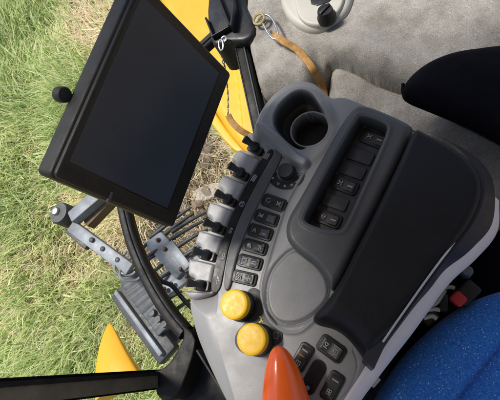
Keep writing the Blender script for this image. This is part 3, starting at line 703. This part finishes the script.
# raised charcoal housing with its slot
HZ = Z+.020
hous = chaikin(atp([(352,106),(361,102),(380,108),(411,122),(413,128),(397,164),(372,214),(350,257),(338,284),(331,292),(326,281),(316,266),(303,257),(291,247),(284,236),(285,219),(299,196),(318,162),(338,126)], HZ), 2)
slot = chaikin(atp([(357,118),(361,115),(372,118),(386,124),(388,130),(376,158),(357,200),(344,228),(339,231),(322,229),(306,223),(303,218),(312,200),(334,158)], HZ), 2)
def hous_z(P, d):
    z = HZ-fillet(d, .011, .012); s = sdf(P, slot)
    z = z+.0016*np.exp(-((s-.004)/.003)**2)
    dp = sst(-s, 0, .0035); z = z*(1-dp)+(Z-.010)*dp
    col = np.tile(np.array([.072,.072,.075]), (len(P), 1))*(1-dp[:, None]*.82)  # recess shade painted in: slot colour darkens with its depth
    return z, col
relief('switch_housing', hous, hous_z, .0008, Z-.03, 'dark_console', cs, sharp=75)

# padded armrest
PZ = Z+.036
pad = chaikin(atp([(414,125),(398,162),(374,212),(351,257),(337,285),(323,302),(309,313),(306,319),(312,325),(329,328),(343,338),(354,352),(364,367),(371,370),(376,353),(383,341),(395,325),(409,305),(426,281),(443,258),(456,242),(469,225),(479,206),(483,188),(480,171),(466,154),(444,140),(425,131)], PZ), 2)
front = at(334, 330, PZ)[:2]; back = at(400, 200, PZ)[:2]; ud = (back-front)/np.linalg.norm(back-front)
frontl = chaikin(atp([(300,306),(306,319),(312,325),(329,328),(343,338),(354,352),(364,367),(372,377)], PZ), 2, False)
def pad_z(P, d):
    t = (P-front)@ud; fr_ = 1-sst(t, -.005, .055)
    r = .010+.008*fr_; z = PZ-fillet(d, r, .010+.012*fr_)-.004*fr_
    df = dline(P, frontl); z = z-fillet(-df, .034, .022)
    z = z+.0012*(vnoise(P[:, 0]+3, P[:, 1]+3, 30, 41)-.5)
    z = z+.003*np.exp(-((t-.03)/.012)**2)*sst(-d, .004, .02)*0
    return z, None
ap = relief('armrest_pad', pad, pad_z, .0011, Z-.002, 'leather', cs, sharp=70)
hl_line = spline(atp([(455,243),(442,259),(425,282),(408,306),(394,326),(383,342)], PZ-.004), 10)
v, f = tube(hl_line+np.array([.0, 0, .002]), .0013, 10, scale=[max(.25, math.sin(math.pi*min(.5, 3*i/len(hl_line)))) for i in range(len(hl_line))]); build('pad_highlight', v, f, 'edgehighlight', ap)  # painted highlight on the rounded leather edge, built as a thin pale tube
# navy side band under the pad
A = spline(atp([(444,139),(467,153),(482,169),(485,188),(481,208),(471,227),(458,245),(445,261),(428,284),(411,308),(397,328),(386,344),(374,369)], PZ-.010), 8); B = spline(atp([(448,141),(472,154),(489,172),(495,194),(492,224),(478,242),(465,255),(445,270),(430,289),(416,305),(400,326),(384,348),(371,371)], Z+.001), 8)
n = min(len(A), len(B)); A = A[:n]; B = B[:len(A)]
A2 = [A[int(i*(len(A)-1)/(60-1))] for i in range(60)]; B2 = [B[int(i*(len(B)-1)/59)] for i in range(60)]
V = []; Fc = []
for a, b in zip(A2, B2): V += [a, b, b+(-.010, .010, 0), a+(-.012, .012, 0)]
for i in range(59):
    for j in range(4): Fc.append((i*4+j, i*4+(j+1) % 4, (i+1)*4+(j+1) % 4, (i+1)*4+j))
Fc += [(0, 1, 2, 3), tuple(59*4+j for j in range(4))]
build('side_band', V, Fc, 'navyside', ap)

# round palm plate
def palm_z(P, d):
    z = Z+.0026-fillet(d, .004, .0036); pc = at(298, 290, Z)[:2]; z = z-.0022*(1-np.clip(((P-pc)**2).sum(1)/.07**2, 0, 1))**2; return z, np.tile(np.array([.19,.19,.196]), (len(P), 1))
relief('palm_plate', chaikin(atp([(x+(297-x)*.03, y+(290-y)*.03) for x, y in palm_px], Z), 3), palm_z, .001, Z-.004, 'console', cs)

# slate band and black symbol strip
v, f = prism(chaikin(atp([(275,143),(284,149),(279,163),(266,188),(254,211),(243,237),(235,262),(230,290),(223,291),(225,266),(231,241),(241,215),(253,191),(266,167),(274,152)], Z+.004), 2), Z-.004, Z+.004, .0025); build('slate_band', v, f, 'band', cs)
strip = atp([(269,148),(275,151),(265,167),(252,191),(240,215),(230,241),(224,266),(221,288),(215,294),(210,290),(213,272),(220,248),(230,219),(242,193),(257,166)], Z+.002)
v, f = prism(chaikin(strip, 2), Z-.02, Z+.002, .001); ss = build('symbol_strip', v, f, 'blackgloss', cs)

# switch ledge with its six bays and toggles
LZ = Z-.003
tog = [(254.5,147,24),(240,172.5,22),(227.5,199,20),(216.5,227,17),(206,254.5,13),(200.5,285,6)]
led_px = [(253,129),(262,140),(269,149),(257,167),(242,194),(230,220),(220,249),(213,273),(211,292),(202,297),(190,300)]
lft = [(253,129)]
for px, py, a in tog:
    ca, sa = math.cos(math.radians(a)), math.sin(math.radians(a)); g = lambda l_, s_: (px-l_*ca-s_*sa, py-l_*sa+s_*ca)
    ext = 15.5 if py < 160 else 16.5
    lft += [g(ext-1, -7.2), g(7.0, -6.6), g(7.0, 5.8), g(ext, 6.6), g(ext+.8, 9.5)]
led_px += lft[::-1][:-1]
bays = []
for px, py, a in tog:
    fr, l, w = pxf(px-6, py+1, a, 36, 12.5, LZ); bays.append((fr, l, w))
def led_z(P, d):
    z = LZ-fillet(d, .0075, .013)
    for fr, l, w in bays:
        q = (P-fr[:2, 3])@fr[:2, :2]; s = np.maximum(np.abs(q[:, 0]-.0)-l/2, np.abs(q[:, 1])-w/2); dp = sst(-s, -.0005, .0025); z = z*(1-dp)+np.minimum(z, LZ-.011)*dp
    return z, np.tile(np.array([.29,.29,.298]), (len(P), 1))
relief('switch_ledge', chaikin(atp(led_px, LZ), 2), led_z, .00085, Z-.045, 'ledge', cs, sharp=75)
for (px, py, a), (bf, bl0, bw) in zip(tog, bays):
    fr, l, w = pxf(px+1, py+.5, a, 15, 12, LZ-.004); u, n = fr[:3, 0], fr[:3, 1]
    fr0 = fr.copy(); fr0[2, 3] = 0; pts = loc2w(fr0, rrect(l, w*.92, .004, 4))
    v, f = prism(pts, LZ-.012, LZ-.0035, .0015); ts = build('toggle_switch', v, f, 'boot', cs)
    c = fr[:3, 3]; up = np.array([0, 0, 1.]); lean = (-u*.62+up*.78); lean /= np.linalg.norm(lean)
    f2 = frame(c+(0, 0, .000), u, n); rows = [(0, .0092, .0086), (.004, .0090, .0084), (.007, .0074, .0066), (.0095, .0050, .0052), (.015, .0052, .0046), (.021, .0066, .0040), (.0255, .0072, .0036), (.027, .0062, .0028)]
    V = []; Fc = []; k = 20
    for j, (h, wy_, wx_) in enumerate(rows):
        cc = c+up*min(h, .005)+lean*max(0, h-.005)-u*.0005; t = sst(np.array([h]), .003, .009)[0]; ax_ = u*(1-t)+(np.cross(n, lean)*1.0)*t; ax_ /= np.linalg.norm(ax_)
        for i in range(k):
            th = 2*math.pi*i/k; e = lambda s: math.copysign(abs(s)**.65, s); V.append(cc+n*wy_*e(math.cos(th))*.95+ax_*wx_*e(math.sin(th)))
    for j in range(len(rows)-1):
        for i in range(k): Fc.append((j*k+i, j*k+(i+1) % k, (j+1)*k+(i+1) % k, (j+1)*k+i))
    Fc.append(tuple((len(rows)-1)*k+i for i in range(k))); build('toggle_lever', V, Fc, 'boot', ts, sharp=50)
# marks on the strip
def mk(px, py, a, lines, w, m='icon', z=Z+.0022, parent=None, sc=1.0, discs=(), name='symbol'):
    fr, l, ww = pxf(px, py, a, 10, 10, z); s = l/10*sc
    return strokes(name, fr, [[(x*s, -y*s) for x, y in ln] for ln in lines], w*s, m, parent or cs, discs=[(x*s, -y*s, r*s) for x, y, r in discs])
mk(266.5,156,-60, [[(-3,-2),(3,-2)],[(-3,-.7),(3,-.7)],[(-3,.7),(3,.7)],[(-3,2),(3,2)]], .7, parent=ss)
mk(254,178,-60, [[(-3.5,-1.6),(3,-1.6)],[(-3,0),(3.5,0)],[(-3.5,1.6),(3,1.6)]], .9, parent=ss)
mk(242,204,-60, [arc(0,0,2.6,0,330),[(-2.5,2),(2.5,-2)],[(0,-2),(2.2,1.5)]], .7, parent=ss)
mk(231,230,-68, [[(-2.5,0),(2.5,0)],[(1,-1.5),(2.5,0),(1,1.5)],arc(-2,-.2,1.5,0,350)], .6, parent=ss)
mk(223.5,256,-75, [[(-2.6,-1.2),(-2.6,1.2),(2.6,1.2),(2.6,-1.2),(-2.6,-1.2)],[(-1,-1.2),(-1,1.2)]], .7, parent=ss)
mk(217.5,280,-75, [[(-4,.6),(0,-.6),(4,-.6)],[(0,-.6),(0,1.4)],[(-2,0),(3,1)]], .9, parent=ss)

# rocker switches ---------------------------------------------------
def rocker(px, py, a, L, W, z, icon=0, grey=True, h=.0045, parent=None, frame_h=.003):
    fr, l, w = pxf(px, py, a, L, W, z); f0 = fr.copy(); f0[2, 3] = 0
    v, f = prism(loc2w(f0, rrect(l, w, min(l, w)*.26, 5)), z-.004, z+frame_h, .0012); rk = build('rocker_switch', v, f, 'black', parent or cs)
    c, u, n = fr[:3, 3], fr[:3, 0], fr[:3, 1]
    # rocking paddle: two sloping faces
    hl, hw = l*.39, w*.36; V = []; Fc = []; N_ = 13; prof = []
    for i in range(N_):
        x = -hl+2*hl*i/(N_-1); hh = frame_h+.0002+.0030*(abs(x+hl*.1)/hl)**1.5*(1 if x > -hl*.1 else .35); 
        if i in (0, N_-1): hh -= .0012
        prof.append((x, hh))
    for x, hh in prof:
        for yy, dz in ((-hw, -.0032), (-hw, -.0010), (-hw*.86, 0), (hw*.86, 0), (hw, -.0010), (hw, -.0032)): V.append(c+u*x+n*yy+np.array([0, 0, hh+dz]))
    for i in range(N_-1):
        for j in range(5): Fc.append((i*6+j, i*6+j+1, (i+1)*6+j+1, (i+1)*6+j))
    Fc += [tuple(range(6)), tuple((N_-1)*6+j for j in range(6))]
    build('rocker_paddle', V, Fc, 'boot', rk, sharp=35)
    if grey:
        V = []; Fc = []; xs = np.linspace(hl*.06, hl*.84, 7)
        for x in xs:
            hh = frame_h+.0008+.0030*(abs(x+hl*.1)/hl)**1.5
            for yy in (-hw*.66, -hw*.5, hw*.5, hw*.66): V.append(c+u*x+n*yy+np.array([0, 0, hh-(.0006 if abs(yy) > hw*.6 else 0)]))
        for i in range(6):
            for j in range(3): Fc.append((i*4+j, i*4+j+1, (i+1)*4+j+1, (i+1)*4+j))
        Fc += [(0,1,2,3), (24,25,26,27)]
        build('paddle_pad', V, Fc, 'paddle', rk, sharp=40)
    zi = z+frame_h+.0020; s = l/24
    def st(cx, cy, lines, w_, m='icon', discs=(), z_=zi): 
        q = fr.copy(); q[2, 3] = z_; strokes('symbol', q, [[((cx+x)*s, (-cy-y)*s) for x, y in ln] for ln in lines], w_*s, m, rk, discs=[((cx+x)*s, (-cy-y)*s, r*s) for x, y, r in discs])
    if icon == 1: st(5.2, 0, [[(-1.6,-1.3),(1.6,1.3)],[(-1.6,1.3),(1.6,-1.3)]], .8, z_=z+frame_h+.0034); st(-5, 0, [arc(0,0,2,0,300)], .5)
    if icon == 2: st(-5, -.5, [[(-2,-1),(0,1.2),(2,-1)],[(-2,1.4),(2,1.4)]], .8)
    if icon == 3: st(-5, 0, [[(-1.4,1.6),(0,-1.6),(1.4,1.6)]], .7); st(5, 0, [[(-1.4,1),(1.4,1)]], .6, z_=z+frame_h+.0034)
    if icon == 4: st(-5.2, .2, [], .5, discs=((0,0,1.9),(1.8,1.2,1.0))); st(5.2, 0, [[(-1.5,-1.6),(1.5,-1.6)],[(1.5,-1.6),(1.5,1.6)],[(0,-1.6),(0,1.6)]], .6, z_=z+frame_h+.0034)
    if icon == 5: st(-5, 0, [[(-2,-1.6),(2,-1.6),(2,1.6),(-2,1.6),(-2,-1.6)]], .55); st(4.5, 0, [[(-2,-1),(2,-1)],[(-2,1),(2,1)]], .6, z_=z+frame_h+.003)
    if icon == 6: st(-5, 0, [[(-2,-2),(-2,2)],[(0,-2),(0,2)],[(-2,0),(2,0)],[(2,-2),(2,2)]], .65); st(4.5, 0, [[(-2,0),(2,0)],[(0,-2),(0,2)]], .5, z_=z+frame_h+.003)
    if icon == 7: st(5.5, .3, [[(-2,0),(2,0)]], 1.2, z_=z+frame_h+.0034); st(-4, 0, [[(-1.8,-1.6),(0,0),(-1.8,1.6)],[(1.4,-1.8),(1.4,1.8)],[(0,0),(1.4,0)]], .8)
    if icon == 8: st(5.5, .3, [[(-2,0),(2,0)]], 1.1, z_=z+frame_h+.0034); st(-4, 0, [arc(0,0,1.8,0,330),[(-1.2,0),(1.2,0)]], .6)
    if icon == 9: st(-5.5, 0, [[(-.5,-2.4),(-.5,2.4)]], 1.0); st(-1.2, .2, [[(0,-2.2),(0,2.2)]], .9, 'iconorange'); st(5.5, 0, [[(-1.8,-1.8),(1.8,-1.8),(1.8,1.8),(-1.8,1.8),(-1.8,-1.8)],[(-1.8,0),(1.8,0)]], .6, z_=z+frame_h+.0034)
    if icon == 10: st(-5.5, -.2, [[(0,-2.5),(0,2.5)]], 1.0); st(4.5, 0, [[(-1.8,-1.6),(1.8,-1.6),(1.8,1.6),(-1.8,1.6),(-1.8,-1.6)],[(0,-1.6),(0,1.6)],[(-1.8,0),(1.8,0)]], .55, z_=z+frame_h+.003); st(9, 0, [[(0,-3),(0,3)]], .6, z_=z+frame_h+.0004)
    if icon == 11: st(-4.6, 0, [[(-1.8,-2),(1.8,-2),(0,1.4),(-1.8,-2)],[(-1.6,2),(1.6,2)]], .8); st(4.8, 0, [[(-1.8,-2),(1.8,-2),(1.6,1.6),(-1.6,1.6),(-1.8,-2)],[(0,-2),(0,2.4)]], .8, z_=z+frame_h+.0034)
    return rk
for i, (px, py) in enumerate(((274.5,203),(267,218),(260.5,232.3),(255.3,247),(250.3,262.3),(244.8,278))):
    rocker(px, py, 20-i*1.4, 25, 13.5, Z, (1,2,3,4,5,6)[i], grey=i not in (0,), frame_h=.0025)
SZ = Z-.010
for px, py, ic in ((374,139.5,7),(361,156.5,0),(353,171,0),(345,185.5,7),(335.5,202.5,0),(328.3,218.8,8)):
    if ic: rocker(px, py, 21, 27, 14.5, SZ, ic, grey=False)
    else:
        fr, l, w = pxf(px, py, 19, 25, 13.2, SZ); fr[2, 3] = 0; v, f = prism(loc2w(fr, rrect(l, w, .0035, 4)), SZ-.003, SZ+.003, .0012); build('blank_plate', v, f, 'dark_blank', cs)
rocker(302.5, 357, 120, 29, 15.5, Z, 9, grey=False)
rocker(332.5, 386.5, 118, 31, 17, Z, 10, grey=False)
rocker(331.5, 348.5, 36, 30, 18.5, Z, 11, grey=False)
fr, l, w = pxf(313.5, 377, 119, 37, 16.5, Z); fr[2, 3] = 0
v, f = prism(loc2w(fr, rrect(l, w, w*.47, 9)), Z-.003, Z+.0009, .0004); ps = build('pill_slot', v, f, 'blackgloss', cs)
fr, l, w = pxf(313.5, 377, 119, 33, 12.5, Z); fr[2, 3] = 0
v, f = lathe([(.003,0),(.003,.0012),(.0015,.002),(0,.002)], frame(at(307.5,388,Z+.0009), XV, np.array([0,1.,0])), 14); build('slot_screw', v, f, 'steel', ps)

# rotary selector
fr, l, w = pxf(287, 178, 0, 10, 10, Z+.0012); s = l/10; cr_px = []
o_ = [(18.5*math.cos(math.radians(a)), 15.5*math.sin(math.radians(a))) for a in np.linspace(-8, 190, 30)]; i_ = [(9*math.cos(math.radians(a)), 8*math.sin(math.radians(a))) for a in np.linspace(190, -8, 20)]
v, f = prism(atp([(286+x, 174+y) for x, y in o_+i_], Z+.001), Z-.002, Z+.001, .0); build('selector_scale', v, f, 'black', cs)
r = 9.2*1.4e-3
v, f = lathe([(r*1.12,-.002),(r*1.12,.002),(r*1.0,.003),(r*.97,.014),(r*.9,.0165),(0,.0168)], frame(at(288,174,Z), XV, np.array([0,1.,0])), 36); kn = build('selector_knob', v, f, 'boot', cs)
for a, ls, ds_ in ((2,[arc(0,0,2.0,0,350)],((0,0,.8),)), (38,[[(-1.5,-.5),(1.5,.6)]],()), (66,[[(-1.4,-.5),(1.4,-.5)],[(-.8,.8),(1,.8)]],()), (95,[],((0,0,1.2),)), (124,[[(-1,-1),(0,1),(1,-1)]],()), (160,[],((0,0,1.1),))):
    mk(286+14*math.cos(math.radians(a)), 174+12*math.sin(math.radians(a)), a-90, ls, .8, z=Z+.0013, discs=ds_)

# yellow push-turn knobs on their printed plate
v, f = prism(chaikin(atp([(246,294),(250,288),(257,288),(262,294),(264,305),(269,315),(277,324),(283,333),(282,342),(274,346),(264,350),(250,356),(240,352),(234,343),(236,332),(246,322),(250,310)], Z+.001), 2), Z-.002, Z+.0012, .0006); kp = build('knob_plate', v, f, 'dark_console2', cs)
kz = .031
for px, py, rp in ((233.5,304,14.3), (251,339,14.6)):
    c = at(px, py, Z+kz); S_ = np.linalg.norm(c-CAM)/F; r = rp*S_*1.02; fr = frame((c[0], c[1], Z), XV, np.array([0, 1., 0]))
    v, f = lathe([(r*1.07,-.002),(r*1.07,.004),(r*1.03,.006),(r*1.02,.016),(r*.98,.018),(r*.98,.0195),(r*.9,.0195)], fr, 48); b = build('rotary_knob', v, f, 'boot', cs)
    v, f = lathe([(r*.9,.0188),(r*1.0,.0190),(r*1.0,.0285),(r*.985,.0300),(r*.95,.0307),(r*.80,.0309),(r*.4,.0310),(0,.0310)], fr, 56); build('yellow_cap', v, f, 'yellowknob', b, sharp=60)
mk(253, 297, 20, [arc(0,0,3.0,0,360,20),[(-1,-1.2),(1,-1.2),(1,1.2),(-1,1.2),(-1,-1.2)]], .8, z=Z+.0014, parent=kp)
mk(276, 335.5, 20, [arc(0,0,3.0,a,a+38,4) for a in range(0,360,60)]+[arc(0,0,1.3,0,360,12)], 1.0, z=Z+.0014, parent=kp)
mk(261, 321, -40, [[(-2.4,0),(2.4,0)],[(1,-1.3),(2.4,0),(1,1.3)]], 1.2, 'iconyellow', z=Z+.0014, parent=kp)
mk(253.5, 324, -20, [[(-.8,0),(.8,0)]], 1.6, 'iconyellow', z=Z+.0014, parent=kp); mk(257, 325.5, 0, [[(-.5,0),(.5,0)]], 1.3, 'iconyellow', z=Z+.0014, parent=kp)
mk(260.5, 317, 0, [[(-.6,-.4),(.6,.4)]], 1.3, 'iconyellow', z=Z+.0014, parent=kp)

# orange lever
p0, p1 = at(278, 346, Z+.055), at(291, 462, Z+.02); d = p1-p0; L_ = np.linalg.norm(d); mb = []
ts_ = np.concatenate([np.linspace(0, .12, 9)**1.0, np.linspace(.15, 1, 22)]); pts = [p0+d*t for t in ts_]
def lr(t):
    if t <= 0: return .02
    return min(1.0, 1.36*(t**.50)*(1-.24*t)) if t < .9 else 1.0
scl = [max(.03, lr(t)) for t in ts_]; R_ = .0345
prof = chaikin(R_*np.array([(-1.02,-.6),(-1.0,.25),(-.52,.86),(.30,.90),(.95,.35),(1.03,-.5),(.4,-.95),(-.4,-.95)]), 2)
v, f = sweep(pts, prof, scale=scl); lv = build('lever_handle', v, f, 'orange', cs, sharp=60)
v, f = tube(spline([at(297,455,Z+.02), at(298,462,Z+.004), at(298,468,Z-.01)], 6), .033, 20, up=(1, .2, .1)); build('lever_boot', v, f, 'rubber', lv)

# ------------------------------------------------------------------ display
Tc = np.array([-.1226, .114, -.5327]); uc = np.array([-.3206,-.9294,.1827]); vc = np.array([.5075,-.3315,-.7954])
mo = CAM+M@Tc; mu, mv = M@uc, M@vc; mf = frame(mo, mu, mv)          # x: long side to the right-hand end, y: downwards, z: towards the driver
def mpl(px, py, h=0):
    r = M@np.array([px-250., 200-py, -F]); o = mf[:3, 3]+mf[:3, 2]*h; t = ((o-CAM)@mf[:3, 2])/(r@mf[:3, 2]); q = CAM+r*t-mf[:3, 3]; return q@mf[:3, 0], q@mf[:3, 1]
disp = empty('display_monitor', tuple(mo+mf[:3, 1]*.1), 'large dark touch display in a charcoal casing standing in front of the grass', 'display')
def mprism(name, pts, z0, z1, bev, seg, m, parent, **k):
    v, f = prism(pts, z0, z1, bev, seg); return build(name, loc2w(mf, v), f, m, parent, **k)
def rr_(x0, x1, y0, y1, r, n=5): return [((x0+x1)/2+x, (y0+y1)/2+y) for x, y in rrect(x1-x0, y1-y0, r, n)]
x1, yb = mpl(164, 225, .0)[0], mpl(231, 72, 0)[1]
XL, XR, YT, YB = -.1055-.018, x1, -.079-.010, yb
case = mprism('casing', rr_(XL, XR, YT, YB, .007), -.028, -.002, .004, 3, 'housing', disp, sharp=50)
bez = mprism('bezel', rr_(XL+.003, XR-.0015, YT+.003, YB-.001, .006), -.004, .0035, .003, 3, 'housing', case)
# frame bars leave the glass sunk; the right-hand end bar is broad and rounded
mprism('bezel_groove', rr_(XL+.008, .1055+.0035, YT+.006, .079+.0035, .002), -.001, .0042, .0005, 1, 'bezelblack', bez)
mprism('screen', rr_(-.1055, .1055, -.079, .079, .0012), -.001, .0046, .0002, 1, 'screen', disp)
q = mpl(110, 197, .004); v, f = boxm(np.array(mf)@np.array([[1,0,0,q[0]],[0,1,0,q[1]],[0,0,1,.0035],[0,0,0,1.]]), .013, .0045, .003, .0012); build('power_button', v, f, 'paddle', disp)
# mounting knob behind the top edge and the support post below
kc = mf[:3, 3]+mf[:3, 0]*mpl(70, 95, -.02)[0]+mf[:3, 1]*(YT-.006)-mf[:3, 2]*.036
v, f = lathe([(.008,-.007),(.009,-.005),(.009,.005),(.008,.007),(0,.007)], frame(kc, mf[:3, 0], mf[:3, 1]), 24); build('mounting_knob', v, f, 'rubber', disp)
v, f = bar(mf[:3, 3]+mf[:3, 1]*.02-mf[:3, 2]*.05, mf[:3, 3]+mf[:3, 1]*.02-mf[:3, 2]*.03, .07, .07, bev=.004); build('mount_plate', v, f, 'rubber', disp)
m0 = mf[:3, 3]+mf[:3, 1]*.02-mf[:3, 2]*.055
v, f = tube(spline([m0, m0-mf[:3, 2]*.02+(0, 0, -.02), (m0+at(124,165,1.56))/2+(0,0,-.03), at(124,165,1.56)], 8), .013, 14, up=(1, .3, .1)); build('support_post', v, f, 'frame', disp)

# ------------------------------------------------------------------ unseen cab roof, added and sized to shade console and seat side
rf = empty('shade_roof', (.55, 0, 3.0), 'unseen grey cab roof above the driver seat, added for shade', 'cab roof')
v, f = prism([(SHADE_ROOFX,-1.3),(1.6,-1.3),(1.6,.70),(SHADE_ROOFX,.70)], 2.98, 3.06, .02); build('shade_roof_panel', v, f, 'roof', rf)

# ------------------------------------------------------------------ light
w = bpy.data.worlds.new('World'); SC.world = w; w.use_nodes = True
nt = w.node_tree; bg = nt.nodes['Background']; sky = nt.nodes.new('ShaderNodeTexSky'); sky.sky_type = 'NISHITA'; sky.sun_disc = False
sdir = np.array(SUN); sdir = sdir/np.linalg.norm(sdir); el = math.asin(sdir[2]); azm = math.atan2(sdir[0], sdir[1])
sky.sun_elevation = el; sky.sun_rotation = azm; sky.air_density = 1.0; sky.dust_density = 2.0; sky.ozone_density = 1.0
nt.links.new(sky.outputs[0], bg.inputs[0]); bg.inputs[1].default_value = SKY
su = bpy.data.lights.new('sun', 'SUN'); su.energy = SUNE; su.angle = math.radians(SUNA); su.color = (1, .95, .87); so = bpy.data.objects.new('sun', su); COL.objects.link(so)
so.rotation_euler = Vector(sdir).to_track_quat('Z', 'Y').to_euler(); so.location = (0, 0, 6)
SC.view_settings.view_transform = 'Standard'; SC.view_settings.look = 'None'; SC.view_settings.exposure = 0; SC.view_settings.gamma = 1
SC.render.engine = 'CYCLES'; SC.cycles.transparent_max_bounces = 12
